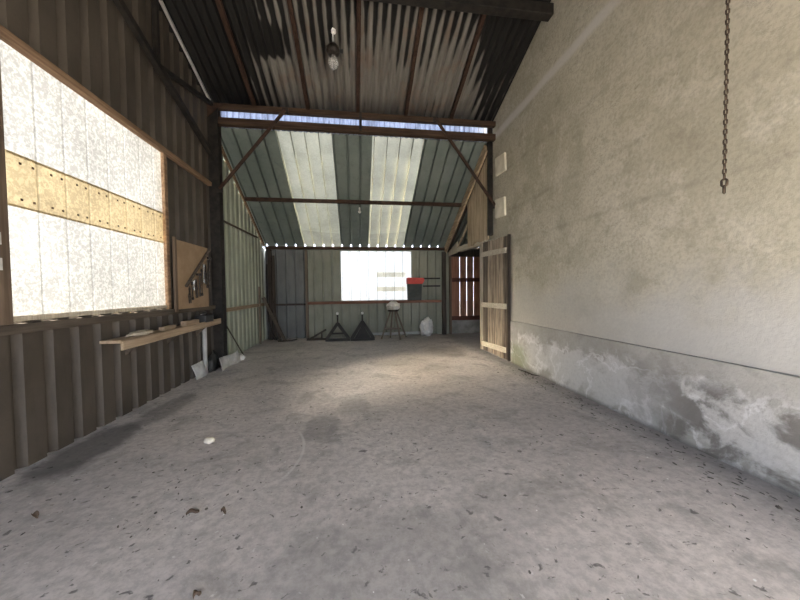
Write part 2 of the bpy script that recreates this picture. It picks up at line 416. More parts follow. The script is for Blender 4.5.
obj('nail', nl, 'rust', w1)['kind'] = 'stuff'

struct(obj('wall_front_shade', MB().box((XL-.06,YF-.08,2.85), (XR+.02,YF,roofA(YF)+.01)), 'brown'), 'unseen brown header added over open front for shade', 'wall')  # unseen header, added to darken the upper walls and roof
# back wall
PBk = lambda u, v, h: (u, YB+h, v)
ribB = dict(pitch=.266, phase=-1.30, depth=.055, base=.075, top=.045)
W2 = (-.47, 1.70, 1.11, 2.615)
mb = MB(); mb.ribbed(PBk, -2.675, -1.47, 0, lambda u: 2.70 if u > -2.642 else 2.32, **ribB)
struct(obj('wall_back', mb, 'slate', solid=.004), 'dark slate ribbed metal back wall left of timber post', 'wall')
mb = MB()
mb.ribbed(PBk, -1.47, W2[0], 0, 2.70, **ribB); mb.ribbed(PBk, W2[0], W2[1], 0, W2[2], **ribB)
mb.ribbed(PBk, W2[0], W2[1], W2[3], 2.70, **ribB); mb.ribbed(PBk, W2[1], 2.96, 0, 2.70, **ribB)
struct(obj('wall_back_right', mb, 'olive', solid=.004), 'olive grey ribbed metal back wall around the window', 'wall')
w2 = struct(thing('window_2', 'bright white translucent window in the back wall', 'window'))
mb = MB()
zr = [W2[2]-.02, 1.38, 1.52, 1.82, 1.97, W2[3]+.02]
mb.ribbed(PBk, W2[0], .62, zr[0], zr[5], **ribB); mb.ribbed(PBk, 1.52, W2[1], zr[0], zr[5], **ribB)
for a_ in (0, 2, 4): mb.ribbed(PBk, .62, 1.52, zr[a_], zr[a_+1], **ribB)
obj('pane_sheet', mb, 'clearB', w2, out=(0,1,0))
for a_ in (1, 3): obj('overlap_band', MB().ribbed(PBk, .62, 1.52, zr[a_], zr[a_+1], **ribB), 'cream', w2, out=(0,1,0), label='faint yellowed band in the window sheet')

# right wall of plastered stone, with the plinth proud of it
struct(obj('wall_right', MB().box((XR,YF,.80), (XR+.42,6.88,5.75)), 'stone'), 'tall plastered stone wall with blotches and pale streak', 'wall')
mb = MB(); N = 90; prev = None
ringz = [0, .2, .4, .6, .795]
cols = []
for i in range(N+1):
    y = YF+(6.88-YF)*i/N
    c = []
    for z in ringz:
        n = mnoise.noise(Vector((y*1.3, z*2, 4)))*.012
        zt = z+(mnoise.noise(Vector((y*1.1, 2, 9)))*.02 if z == ringz[-1] else 0)
        c.append(mb.b.verts.new((XR-.03+n*(0 if z == 0 else 1), y, zt)))
    c.append(mb.b.verts.new((XR+.02, y, c[-1].co.z+.006)))
    c += [mb.b.verts.new((XR+.42, y, c[-1].co.z)), mb.b.verts.new((XR+.42, y, 0))]
    cols.append(c)
for a, b in zip(cols, cols[1:]):
    for j in range(len(a)): mb.b.faces.new([a[j], b[j], b[(j+1)%len(a)], a[(j+1)%len(a)]])
mb.b.faces.new(cols[0]); mb.b.faces.new(cols[-1][::-1])
struct(obj('baseboard_right', mb, 'dado'), 'damp grey cement plinth along foot of the stone wall', 'plinth')

# alcove beyond the door opening
struct(obj('wall_alcove', MB().box((4.9,6.9,0), (5.0,9.75,5.2)).box((3.33,6.88,0), (5.0,6.98,5.2)), 'concrete'), 'grey block side walls of alcove behind the door', 'wall')
struct(obj('wall_low', MB().box((2.97,9.58,0), (4.9,9.70,.42)), 'concrete', bevel=.01), 'low grey concrete wall under the red slatted gate', 'wall')

# roofs
ps = .135
def corr(u0, u1, ph=0): 
    n = int((u1-u0)/ps*8)
    return [(u0+(u1-u0)*i/n, -.03*math.cos(2*PI*(u0+(u1-u0)*i/n)/ps)) for i in range(n+1)]
mb = MB()
mb.strip(lambda u, v, h: (u, v, roofA(v)+h+.05), corr(-2.78, 2.93), RIDGE_Y, 6.42, 4)
mb.strip(lambda u, v, h: (u, v, roofA(v)+h+.05), corr(-2.78, 2.93), YF-.1, RIDGE_Y, 2)
struct(obj('ceiling', mb, 'roofA', solid=.005, smooth=True), 'soot blackened corrugated roof sheets over the front bay', 'roof')
ribR = dict(pitch=.27, phase=-1.53-.27*4, depth=.085, base=.052, top=.034)
PR = lambda u, v, h: (u, v, roofB(v)+.035+h)
def sheetB(name, a, b, mat, label):
    mb = MB().ribbed(PR, a, b, 6.34, 9.587, nv=2, **ribR)
    return struct(obj(name, mb, mat, solid=.004 if mat == 'roofB' else 0, out=(0,0,1)), label, 'roof')
x0, x1, x2, x3 = -1.53, -1.53+.27*4, -1.53+.27*8-.27, -1.53+.27*11
sheetB('ceiling_rear', -2.80, x0, 'roofB', 'blue green ribbed roof sheet at left of rear bay')
sheetB('ceiling_rear_light', x0, x1, 'roofL', 'cream translucent roof sheet left of centre in rear bay')
sheetB('ceiling_rear_middle', x1, x2, 'roofB', 'blue green ribbed roof sheet between two cream sheets')
sheetB('ceiling_rear_light_right', x2, x3, 'roofL', 'cream translucent roof sheet right of centre in rear bay')
sheetB('ceiling_rear_right', x3, 5.05, 'roofB', 'blue green ribbed roof sheet at right of rear bay')
us = [(-2.62+5.52*i/330, .018*math.cos(2*PI*(5.52*i/330)/.105)) for i in range(331)]
w3 = struct(thing('window_3', 'narrow bluish translucent strip between the two roof beams', 'window'))
obj('strip_sheet', MB().strip(lambda u, v, h: (u, 6.36+h, v), us, 4.52, 4.92), 'blue', w3, out=(0,1,0))

# ------------------------------------------------------------------ structure timbers and steel
tag(obj('roof_beam', MB().bar((-2.63,0,0), (2.92,0,0), .10, .10), 'beamwood', None, (0,YP,4.84), bevel=.008), 'upper red brown beam under the edge of corrugated roof', 'beam')
tag(obj('roof_beam', MB().bar((-2.63,0,0), (2.92,0,0), .11, .125), 'beamwood', None, (0,YP+.01,4.575), bevel=.008), 'lower red brown beam beneath the bluish light strip', 'beam')
tag(obj('ridge_beam', MB().bar((-2.63,0,0), (2.92,0,0), .14, .16), 'dark', None, (0,4.36,roofA(4.36)-.09), bevel=.008), 'black ridge beam at very top right of view', 'beam')
for i, (x, lb) in enumerate(((-1.84,'nearest the left wall'), (-.87,'second from the left wall'), (.08,'in the middle of the roof'), (1.02,'second from the stone wall'), (1.96,'nearest the stone wall'))):
    y0, y1 = 4.2, 6.22
    p, q = Vector((x+random.uniform(-.03,.03), y0, roofA(y0)-.012)), Vector((x, y1, roofA(y1)-.012))
    member('roof_rafter', p, q, .065, .08, 'rafter', 'dark red rafter under corrugated sheets, '+lb, 'rafter', jit=.006)
member('roof_purlin', (-2.66,7.9,roofB(7.9)-.025), (2.82,7.9,roofB(7.9)-.025), .07, .085, 'rust', 'dark purlin halfway down the ribbed rear roof', 'purlin')
member('eave_beam', (-2.62,9.50,2.688), (2.90,9.50,2.688), .10, .085, 'beamwood', 'dark beam along the top of the back wall', 'beam')
member('beam_strut', (.12,6.17,4.53), (.12,6.17,4.86), .06, .05, 'dark', 'short black strut joining two roof beams at middle', 'strut')
# left steel post (I section)
t = thing('steel_post', 'tall dark steel post standing against the left wall', 'post', (-2.57,YP,0))
ib = MB().box((-.09,-.075,0), (.09,-.062,4.86)).box((-.09,.062,0), (.09,.075,4.86)).box((-.008,-.062,0), (.008,.062,4.86))
obj('column', ib, 'dark', t)
obj('base_plate', MB().box((-.10,-.10,0), (.12,.10,.012)), 'dark', t)
obj('gusset_plate', MB().prism([(-.08,4.60),(.20,4.86),(-.08,4.86)], 'y', -.09, -.078), 'rust', t)
member('steel_post', (2.83,YP+.06,2.55), (2.83,YP+.06,4.86), .10, .07, 'dark', 'short dark post on stone wall carrying beam ends', 'post', up=(0,1,0))
def brace(p, q, label):
    p, q = Vector(p), Vector(q); d = q-p
    t = thing('knee_brace', label, 'brace', p)
    obj('rod', MB().bar(Vector(), d, .05, .035, (0,1,0)), 'rust', t)
    for e in (Vector(), d): obj('end_plate', MB().box(tuple(e+Vector((-.055,.012,-.055))), tuple(e+Vector((.055,.024,.055)))), 'dark', t)
brace((-2.47,6.145,3.30), (-1.28,6.145,4.80), 'thin rusty brace from left steel post to upper beam')
brace((2.86,6.145,3.14), (1.62,6.145,4.82), 'thin rusty brace from stone wall to upper beam')
member('truss_chord', (-2.575,6.20,3.87), (-2.575,3.3,3.87+2.9*.345), .07, .09, 'dark', 'long black sloping truss bar on the left wall', 'truss bar')
member('truss_tie', (-2.57,4.60,4.42), (-2.57,6.17,4.84), .06, .07, 'dark', 'upper black truss bar meeting top of left post', 'truss bar')
member('truss_upright', (-2.57,4.59,4.44), (-2.57,4.59,roofA(4.59)), .06, .06, 'dark', 'black upright truss bar on left wall under roof', 'truss bar', up=(0,1,0))
member('roof_edge_trim', (-2.60,RIDGE_Y,roofA(RIDGE_Y)-.03), (-2.60,6.18,roofA(6.18)-.03), .03, .06, 'galv', 'pale metal trim along top edge of left wall', 'trim')
# girts
member('wall_girt', (-2.64,YF,1.135), (-2.64,6.17,1.135), .07, .075, 'girt', 'long dark wall rail under the large left window', 'rail')
member('wall_girt', (-2.645,6.36,1.04), (-2.645,9.40,1.05), .06, .075, 'shelfw', 'pale timber rail on grey green wall beyond post', 'rail')
member('wall_girt', (-2.655,6.36,2.84), (-2.655,8.9,2.88), .04, .035, 'girt', 'thin dark upper rail on the grey green wall', 'rail')
member('wall_ledge', (-1.44,9.45,1.055), (2.60,9.45,1.055), .24, .075, 'redwood', 'red brown timber ledge along back wall under window', 'ledge')
member('wall_girt', (-2.50,9.54,1.02), (-1.52,9.54,1.02), .06, .055, 'darkwood', 'short dark rail on slate wall by back corner', 'rail')
member('wall_post', (-1.475,9.50,0), (-1.475,9.50,2.63), .075, .09, 'post', 'brown timber post dividing slate and olive back walls', 'post', up=(0,1,0))
member('skirting_board', (.45,9.54,.07), (2.35,9.54,.07), .04, .07, 'pvc', 'pale low board along foot of the back wall', 'board')
# back corners
member('corner_post', (-2.50,9.47,0), (-2.50,9.47,2.63), .10, .10, 'darkwood', 'dark corner post at left end of back wall', 'post', up=(0,1,0))
member('corner_post', (2.71,9.44,0), (2.71,9.44,2.60), .12, .11, 'darkwood', 'thick dark post at right end of back wall', 'post', up=(0,1,0), jit=.008)
# rakes
member('rake_board', (-2.63,6.38,roofB(6.38)-.05), (-2.63,9.44,roofB(9.44)-.05), .035, .09, 'frame', 'narrow timber edge board under rear roof, left side', 'board')
member('rake_board', (2.77,6.36,roofB(6.36)-.115), (2.77,9.50,roofB(9.50)-.115), .05, .22, 'rake', 'wide pale edge board under rear roof, right side', 'board')
member('rake_rafter', (2.865,6.36,roofB(6.36)-.12), (2.865,9.50,roofB(9.50)-.12), .06, .12, 'darkwood', 'dark rafter behind the pale edge board', 'rafter')

# brackets of pale metal at window jamb
for z, lb in ((1.82, 'upper pale metal strap beside left window jamb'), (1.63, 'lower pale metal strap beside left window jamb')):
    tag(obj('metal_strap', MB().box((0,-.13,-.045), (.008,.03,.045)), 'galv', None, (XL+.071,2.66,z)), lb, 'strap')

# ------------------------------------------------------------------ gable boards, lintel, door and gate at the right
PBX = 2.84
t = thing('plank_panel', 'upright weathered planks closing gap above door opening', 'panel', (PBX,0,2.5))
y = 6.40
while y < 7.6:
    w = random.uniform(.15,.21); y2 = min(y+w, 7.66); zb = -.02+(y-6.4)*.03+random.uniform(-.03,.03)
    zt0, zt1 = roofB(y)-.20-2.5, roofB(y2)-.20-2.5
    obj('plank', MB().prism([(y+.004,zb),(y2-.004,zb+random.uniform(-.012,.012)),(y2-.004,zt1),(y+.004,zt0)], 'x', -.014, .014), 'plank', t)
    y = y2
member('door_lintel', (2.93,6.62,2.47), (2.93,8.62,2.56), .15, .13, 'pale', 'pale weathered log lintel over the door opening', 'lintel', jit=.012)
t = thing('gable_board', 'pale triangular board between lintel and back corner', 'board', (PBX+.03,0,2.46))
obj('board', MB().prism([(8.58,0),(9.44,0),(9.44,roofB(9.44)-.20-2.46),(8.58,.32)], 'x', -.015, .015), 'palez', t)
member('gable_batten', (2.87,8.56,2.60), (2.87,7.66,3.13), .05, .04, 'plank', 'small sloping batten over dark gap in gable', 'batten')
member('door_post', (2.90,6.91,0), (2.90,6.91,2.47), .09, .07, 'palez', 'pale timber door post beside the open plank door', 'post', up=(0,1,0))
member('gate_post', (2.93,9.50,0), (2.93,9.50,2.46), .07, .08, 'jamb', 'narrow brown post at left of red gate', 'post', up=(0,1,0))

# plank door, open against the stone wall; local x runs from the hinge towards the camera
hx, hy = 2.825, 6.66; fx, fy = 2.860, 5.53
ang = math.atan2(fy-hy, fx-hx); DW = math.hypot(fx-hx, fy-hy)
d1 = struct(thing('door_1', 'weathered grey plank door standing open against stone wall', 'door', (hx,hy,.035), (0,0,ang)))
nb = 5; x = 0
ws = [.26,.22,.25,.24,.23]; k = DW/sum(ws)
for i, w in enumerate(ws):
    w *= k; top = 2.42-.02*i*.5+random.uniform(-.015,.012)
    pts = [(x+.006, random.uniform(0,.012)), (x+w-.006, random.uniform(0,.012)), (x+w-.006, top), (x+.006, top+random.uniform(-.008,.008))]
    obj('door_plank', MB().prism(pts, 'y', -.014+random.uniform(0,.005), .014), 'doord' if i in (0,4) else 'door', d1, bevel=.002)
    x += w
for z, x1_, tl in ((2.13,1.06,.035), (1.03,1.06,-.01), (.17,1.04,-.03)):
    obj('ledge', MB().bar((-.02,-.03,z+tl*.5), (x1_,-.03,z-tl*.5), .03, .105), 'pale', d1, bevel=.004, label='pale ledge nailed across the door planks')
obj('edge_strip', MB().box((DW-.03,-.022,.0), (DW+.012,.02,2.40)), 'darkwood', d1)
obj('hinge_strip', MB().box((-.05,-.02,.02), (-.004,.015,2.42)), 'palez', d1)

gt = struct(thing('door_2', 'red brown slatted gate with daylight between its boards', 'gate', (0,9.63,0)))
bx = [3.0,3.278,3.290,3.508,3.522,3.738,3.750,3.958,3.971,4.20,4.212,4.44,4.452,4.68,4.69,4.88]
for a, b in zip(bx[::2], bx[1::2]):
    obj('gate_board', MB().box((a,-.012,.44), (b,.012,2.46)), 'gate', gt, bevel=.002)
obj('gate_rail', MB().box((3.02,-.055,1.66), (4.88,-.013,1.78)), 'gated', gt, bevel=.004)
obj('gate_rail', MB().box((2.98,-.075,.425), (4.88,-.013,.56)), 'gated', gt, bevel=.004)
struct(obj('wall_gate_head', MB().box((2.97,9.60,2.46), (4.9,9.70,2.76)), 'darkwood'), 'dark board above the red slatted gate', 'board')

# pale pads on the stone wall
for (y, z, h, lb) in ((5.96,3.90,.40,'upper pale plaster pad on stone wall near brace'), (5.98,3.05,.42,'lower pale plaster pad on stone wall near brace')):
    tag(obj('plaster_pad', MB().prism([(-.24,-h/2),(.17,-h/2+.03),(.19,h/2),(-.22,h/2-.05)], 'x', -.045, 0), 'plaster', None, (XR,y,z), bevel=.008), lb, 'pad')

# ------------------------------------------------------------------ lamp and chain
t = thing('ceiling_lamp', 'old grey ceiling lamp with clear bulb under corrugated roof', 'lamp', (-.30,4.92,roofA(4.92)+.02))
obj('hook', MB().tube([(0,0,0),(0,0,-.16)], .010, 8).lathe([(0,-.02),(.035,-.03),(.035,-.07),(0,-.08)], (.01,0,0), 12), 'white', t)
obj('stem', MB().tube([(0,0,-.14),(.0,0,-.27)], .014, 10), 'galv', t)
obj('lamp_holder', MB().lathe([(0,-.23),(.05,-.24),(.075,-.28),(.105,-.31),(.105,-.36),(.085,-.39),(.06,-.40),(0,-.41)], (0,0,0), 24), 'steel', t, smooth=True)
obj('cable_gland', MB().tube([(.09,0,-.335),(.15,0,-.335)], .03, 10), 'blackp', t)
bl = obj('bulb', MB().lathe([(.03,-.40),(.035,-.43),(.07,-.48),(.08,-.53),(.068,-.58),(.03,-.61),(0,-.615)], (0,0,0), 24), 'glass', t, smooth=True)
obj('filament', MB().tube([(-.02,0,-.42),(-.02,0,-.50),(.02,0,-.50),(.02,0,-.42)], .004, 6), 'chrome', bl)

t = thing('hanging_bulb', 'small bare bulb on short wire below the dark purlin', 'bulb', (.10,7.9,roofB(7.9)-.066))
obj('wire', MB().tube([(0,0,0),(0,0,-.09)], .006, 6), 'blackp', t)
obj('socket', MB().lathe([(0,-.085),(.02,-.09),(.022,-.14),(.015,-.145)], (0,0,0), 12), 'white', t, smooth=True)
obj('bulb', MB().lathe([(.014,-.14),(.018,-.155),(.036,-.19),(.034,-.215),(.018,-.235),(0,-.24)], (0,0,0), 16), 'white', t, smooth=True)

cx, cy, czb = 2.52, 1.83, 2.045
cztop = roofA(cy)+.02
t = thing('hanging_chain', 'rusty iron chain hanging beside the stone wall', 'chain', (cx,cy,cztop))
def link_mesh(L, W, r):
    mb = MB(); n = 20; m = 6; rings = []
    R = W/2-r; s_ = L/2-r-R
    path = []
    for i in range(n):
        a = 2*PI*i/n; path.append(Vector((R*math.cos(a), 0, R*math.sin(a)+(s_ if math.sin(a) >= 0 else -s_))))
    for i in range(n):
        d = (path[(i+1)%n]-path[i-1]).normalized(); u = Vector((0,1,0)); w = d.cross(u)
        rings.append([mb.b.verts.new(path[i]+(u*math.cos(2*PI*k/m)+w*math.sin(2*PI*k/m))*r) for k in range(m)])
    for i in range(n):
        for k in range(m): mb.b.faces.new([rings[i][k], rings[i][(k+1)%m], rings[(i+1)%n][(k+1)%m], rings[(i+1)%n][k]])
    return mb
pz = .0335
proto = obj('chain_link', link_mesh(.043,.025,.0052), 'chain', t, (0,0,czb+.115-cztop), smooth=True)
n = int((cztop-czb-.115)/pz)+1
for i in range(1, n):
    c = proto.copy(); COL.objects.link(c); c.parent = t; c.location = (0,0,czb+.115+i*pz-cztop); c.rotation_euler = (0,0,(i%2)*PI/2+.35)
proto.rotation_euler = (0,0,.35)
for k, z in ((0,.072), (1,.026)):
    obj('end_link', link_mesh(.062,.042,.0075), 'chain', t, (0,0,czb+z-cztop), (0,0,.35+(PI/2 if k == 0 else .2)), smooth=True)

# ------------------------------------------------------------------ left wall: shelf, tool board and their loads
t = thing('wall_shelf', 'long pale timber shelf on left wall below tool board', 'shelf', (XL,4.6,.90))
obj('shelf_board', MB().box((.03,-1.01,-.02), (.235,1.32,.012)), 'shelfw', t, bevel=.004)
obj('front_edge', MB().bar((.245,-1.02,-.045), (.245,1.34,-.005), .025, .095), 'shelfw', t, bevel=.004)
for yy in (-.6,.2,1.0): obj('bracket', MB().prism([(.0,-.02),(.22,-.02),(.0,-.22)], 'y', yy-.015, yy+.015), 'girt', t)
SZ = .914
tag(obj('rag', MB().blob((0,0,.02), (.075,.19,.03), .45, 2.5, 3, 3, 0), 'palez', None, (-2.53,4.02,SZ-.001), smooth=True), 'crumpled pale rag lying on left wall shelf', 'rag')
tag(obj('wood_offcut', MB().box((-.035,-.16,0), (.035,.16,.045)), 'shelfw', None, (-2.53,4.55,SZ-.001), (0,0,.1), bevel=.004), 'small wood offcut lying on shelf near the rag', 'offcut')
tag(obj('wood_offcut', MB().box((-.04,-.17,0), (.04,.17,.07)), 'shelfw', None, (-2.52,5.10,SZ-.001), (0,0,-.06), bevel=.004), 'thicker wood offcut on shelf beside black tool box', 'offcut')
t = thing('tool_case', 'black case lying at the post end of shelf', 'case', (-2.50,5.52,SZ-.001))
obj('case_body', MB().box((-.08,-.16,0), (.08,.13,.12)), 'blackp', t, bevel=.012)
obj('case_handle', MB().tube([(0,-.07,.11),(0,-.06,.16),(0,.05,.16),(0,.06,.11)], .010, 8), 'blackp', t, smooth=True)

bdX = XL+.085
t = thing('tool_board', 'brown hardboard tool board hung beside the large window', 'board', (bdX,5.40,1.16))
obj('board', MB().box((-.012,-.49,0), (.008,.47,1.02)), 'hard', t, bevel=.003)
obj('frame_edge', MB().box((-.02,-.53,-.03), (.014,-.48,1.05)), 'jamb', t)
obj('tool_rack', MB().bar((.024,-.28,.34), (.024,.50,1.00), .03, .035, (1,0,0)), 'girt', t)
def spanner(mb, L, w=.016):
    mb.box((-.004,-w/2,-L), (.004,w/2,-.01))
    for z, s_ in ((-.005, 1), (-L, 1)):
        mb.prism([(-w,z-.022),(w,z-.022),(w*1.4,z),(w*.9,z+.026),(w*.35,z+.026),(w*.3,z+.006),(-w*.3,z+.006),(-w*.35,z+.026),(-w*.9,z+.026),(-w*1.4,z)], 'x', -.007, .007)
    return mb
def pliers(mb, L):
    for s_ in (-1,1):
        mb.tube([(0,.004*s_,0),(0,.012*s_,-.045),(0,-.004*s_,-.075),(0,.026*s_,-.14),(0,.022*s_,-L)], [.006,.010,.011,.010,.008], 8)
    return mb
def hammer(mb, L):
    mb.tube([(0,0,-L),(0,0,0)], [.014,.011], 8); mb.box((-.016,-.07,-.02), (.016,.05,.018)); return mb
TX = bdX+.05
tools = [('pliers',5.16,1.50,.26,'pliers','steel','dark pliers hanging lowest on the tool board'),
 ('spanner',5.235,1.55,.24,'spanner','steel','dark spanner second from left on tool board'),
 ('chisel',5.29,1.58,.12,'spanner','chrome','tiny bright spanner at lower end of tool rack'),
 ('pliers',5.36,1.62,.30,'pliers','steel','dark pliers third along the sloping tool rack'),
 ('hammer',5.47,1.70,.36,'hammer','steel','hammer hanging below middle of the tool rack'),
 ('spanner',5.545,1.77,.40,'spanner','steel','long dark spanner beside bright spanner, on its left'),
 ('spanner',5.62,1.86,.27,'spanner','chrome','bright chrome spanner high on the tool board'),
 ('pliers',5.69,1.88,.34,'pliers','steel','dark pliers just right of the bright spanner'),
 ('spanner',5.77,1.94,.44,'spanner','steel','long dark spanner second from right on tool rack'),
 ('hammer',5.85,2.0,.50,'hammer','steel','longest hammer at upper right end of tool rack')]
for nm, y, z, L, kind, mt, lb in tools:
    mb = MB(); {'pliers': pliers, 'spanner': spanner, 'hammer': hammer}[kind](mb, L)
    nm = {'chisel': 'spanner'}.get(nm, nm)
    tag(obj(nm, mb, mt, None, (TX,y,z), (random.uniform(-.08,.08),0,0)), lb, nm, 'tools on the sloping rack')

# foot of the steel post
def wavy(L, H, lean, seed, name, loc, rot, mat, label, cat):
    mb = MB(); cols = []
    n = 16
    for i in range(n+1):
        u = L*i/n; cols.append([mb.b.verts.new((.025*math.sin(u*9+seed)+lean*v/H+.01*math.sin(v*20), u, v*(1+.07*math.sin(u*6+seed)))) for v in (0,H*.33,H*.66,H)])
    for a, b in zip(cols, cols[1:]):
        for j in range(3): mb.b.faces.new([a[j], b[j], b[j+1], a[j+1]])
    return tag(obj(name, mb, mat, None, loc, rot, solid=.006, smooth=True), label, cat)
wavy(.335,.23,-.06,0,'metal_sheet',(-2.575,5.34,.002),(0,0,-.02),'galv','grey metal sheet leaning on left wall nearest us','metal sheet')
wavy(.80,.22,-.03,2,'metal_sheet',(-2.415,5.84,.002),(0,0,-.04),'galv','bent grey sheet standing before foot of steel post','metal sheet')
tag(obj('plastic_bag', MB().blob((0,0,.14), (.06,.17,.19), .38, 2.2, 5, 3, 0), 'blackp', None, (-2.575,5.95,0), smooth=True), 'black plastic bag slumped at foot of steel post', 'bag')
tag(obj('paper_scrap', MB().blob((0,0,.05), (.06,.08,.06), .4, 2.6, 8, 3, 0), 'white', None, (-2.38,6.76,0), smooth=True), 'crumpled white scrap on floor just beyond post', 'scrap')
t = thing('grey_pipe', 'upright grey plastic pipe leaning beside the steel post', 'pipe', (-2.61,5.725,0))
obj('pipe', MB().tube([(0,0,0),(-.0,.0,.97)], .036, 16), 'pvc', t, smooth=True)
obj('pipe_collar', MB().lathe([(.036,.93),(.05,.94),(.05,1.03),(.04,1.035),(.036,.95)], (0,0,0), 16), 'white', t, smooth=True, label='white pipe collar')
member('leaning_stick', (-2.47,7.15,0.008), (-2.62,6.42,.93), .022, .022, 'darkwood', 'thin dark stick leaning on wall beyond the post', 'stick')

# ------------------------------------------------------------------ things along the back wall
for (p, q, w, h, mt, lb) in (((-2.02,9.02,.01), (-2.60,9.10,1.25), .09, .03, 'girt', 'brown plank leaning furthest out in back left corner'),
    ((-2.18,9.14,.01), (-2.45,9.20,1.5), .07, .025, 'darkwood', 'dark plank leaning in back left corner behind brown plank'),
    ((-2.36,9.36,.01), (-2.38,9.38,2.45), .08, .03, 'darkwood', 'tall dark plank standing upright in back left corner'),
    ((-2.58,8.70,.01), (-2.635,8.9,1.55), .05, .03, 'post', 'thin brown lath leaning on grey green wall corner')):
    member('leaning_plank', p, q, w, h, mt, lb, 'plank', up=(0,1,0))
pts = [Vector((-2.30,9.10,.02))]
tag(obj('bent_pipe', MB().tube([(0,0,.02),(-.12,.0,.22),(-.20,.0,.55),(-.25,.02,1.0),(-.26,.05,1.6),(-.25,.10,2.2)], .022, 8), 'dark', None, (-2.30,9.25,0), smooth=True), 'black curved hose pipe propped in back left corner', 'hose')
tag(obj('bent_pipe', MB().tube([(0,0,.022),(.16,-.02,.025),(.34,.0,.03),(.5,.05,.05)], .02, 8), 'darkwood', None, (-2.2,9.0,0), smooth=True), 'short dark hose end lying on floor by corner', 'hose')

def stand(x, y, w, h, plate, label):
    t = thing('triangular_stand', label, 'stand', (x,y,0))
    obj('base_bar', MB().box((-w/2-.03,-.04,0), (w/2+.03,.04,.07)), 'dark', t, bevel=.005)
    for s_ in (-1,1):
        obj('side_bar', MB().bar((s_*w/2,0,.06), (0,0,h), .085, .07, (0,1,0)), 'dark', t, bevel=.005)
    if plate: obj('gusset', MB().prism([(-w*.36,.07),(w*.36,.07),(0,h*.86)], 'y', -.008, .008), 'dark', t)
    else: obj('cross_bar', MB().bar((-w*.27,.035,h*.42), (w*.27,.035,h*.42), .03, .05), 'dark', t)
    m_ = obj('mast', MB().tube([(0,0,h-.04),(0,.0,.74)], .022, 10), 'steel', t, smooth=True)
    obj('knob', MB().lathe([(0,.735),(.028,.745),(.04,.775),(.028,.805),(0,.815)], (0,0,0), 14), 'white', m_, smooth=True, label='white round knob')
stand(-.55, 8.82, .62, .50, False, 'left black triangular steel stand with white knob')
stand(.14, 8.78, .62, .54, True, 'right black triangular steel stand with plate and white knob')
t = thing('scrap_bracket', 'low dark angled scrap bracket on floor beside timber post', 'scrap metal', (-1.12,9.1,0))
obj('arm', MB().bar((-.25,0,.03), (.22,0,.30), .05, .05, (0,1,0)), 'darkwood', t)
obj('foot', MB().bar((-.32,0,.03), (.20,0,.03), .07, .06), 'darkwood', t)
obj('strut', MB().bar((.1,0,.05), (.1,0,.22), .04, .04, (0,1,0)), 'darkwood', t)

t = thing('trestle_stool', 'tall splay legged stool with pale bundle on top', 'stool', (1.04,8.92,0))
for fx_, fy_ in ((-.36,-.04), (-.08,.2), (.16,-.26), (.40,.2)):
    obj('leg', MB().bar((fx_,fy_,.005), (fx_*.22,fy_*.25,.82), .045, .045, (0,1,0)), 'post', t, bevel=.004)
obj('seat', MB().lathe([(0,.80),(.15,.80),(.155,.815),(.155,.84),(.15,.85),(0,.85)], (0,0,0), 20), 'darkwood', t)
obj('cross_shelf', MB().box((-.27,-.1,.28), (.20,.06,.315)), 'post', t)
tag(obj('cloth_bundle', MB().blob((0,0,.09), (.185,.17,.15), .25, 2.4, 11, 4, 0), 'cloth', None, (1.04,8.92,.851), smooth=True), 'pale crumpled cloth bundle on the splay legged stool', 'bundle')

tag(obj('plastic_sack', MB().blob((0,0,.26), (.20,.15,.28), .28, 2.6, 21, 4, 0), 'sack', None, (2.10,9.22,0), smooth=True), 'white crumpled plastic sack on floor near back right corner', 'sack')
t = thing('lidded_bin', 'dark bin with red lid on ledge at right of window', 'bin', (1.76,9.45,1.094))
obj('bin_body', MB().prism([(-.205,0),(.205,0),(.225,.50),(-.225,.50)], 'y', -.11, .09), 'bin', t, bevel=.012)
obj('lid', MB().prism([(-.235,.50),(.24,.50),(.30,.60),(.29,.68),(-.22,.70),(-.24,.62)], 'y', -.125, .105), 'red', t, bevel=.015, label='red lid')
for z, lb in ((1.77,'upper dark iron bar on back wall right of bin'), (1.53,'lower dark iron bar on back wall right of bin')):
    member('iron_bar', (2.06,9.558,z), (2.62,9.558,z), .03, .045, 'dark', lb, 'bar')

# ------------------------------------------------------------------ floor litter
tag(obj('pale_stone', MB().blob((0,0,.018), (.05,.04,.03), .35, 2, 2, 2, 0), 'stone2', None, (-1.39,3.08,0), smooth=True), 'single pale stone on the floor left of middle', 'stone')
def leaf(name, loc, rot, L, W, label, mat='leaf'):
    mb = MB(); n = 8; cols = []
    for i in range(n+1):
        s_ = i/n; w = W*math.sin(PI*min(max(s_,.03),.97))**.8
        cols.append([mb.b.verts.new((L*(s_-.5), w*k, .012+.02*abs(k)+.012*math.sin(s_*5)+random.uniform(0,.003))) for k in (-1,-.5,0,.5,1)])
    for a, b in zip(cols, cols[1:]):
        for j in range(4): mb.b.faces.new([a[j], b[j], b[j+1], a[j+1]])
    return tag(obj(name, mb, mat, None, loc, rot, solid=.002, smooth=True), label, 'leaf')
leaf('dry_leaf', (-1.05,2.08,-.008), (0,0,.5), .07, .013, 'brown dry leaf on floor in lower left of view')
leaf('dry_leaf', (-.86,2.06,-.008), (0,0,-.4), .035, .012, 'small brown leaf right of the larger dry leaf')
leaf('dry_leaf', (-2.02,2.2,-.008), (0,0,-.3), .04, .016, 'dark curled leaf on floor near the brown wall')
leaf('dry_leaf', (-.75,1.50,-.008), (0,0,1.0), .035, .012, 'dark leaf on floor at bottom of view')
t = thing('twig_heap', 'dark twig lying against plinth beyond the middle wall', 'twig', (2.77,4.8,0))
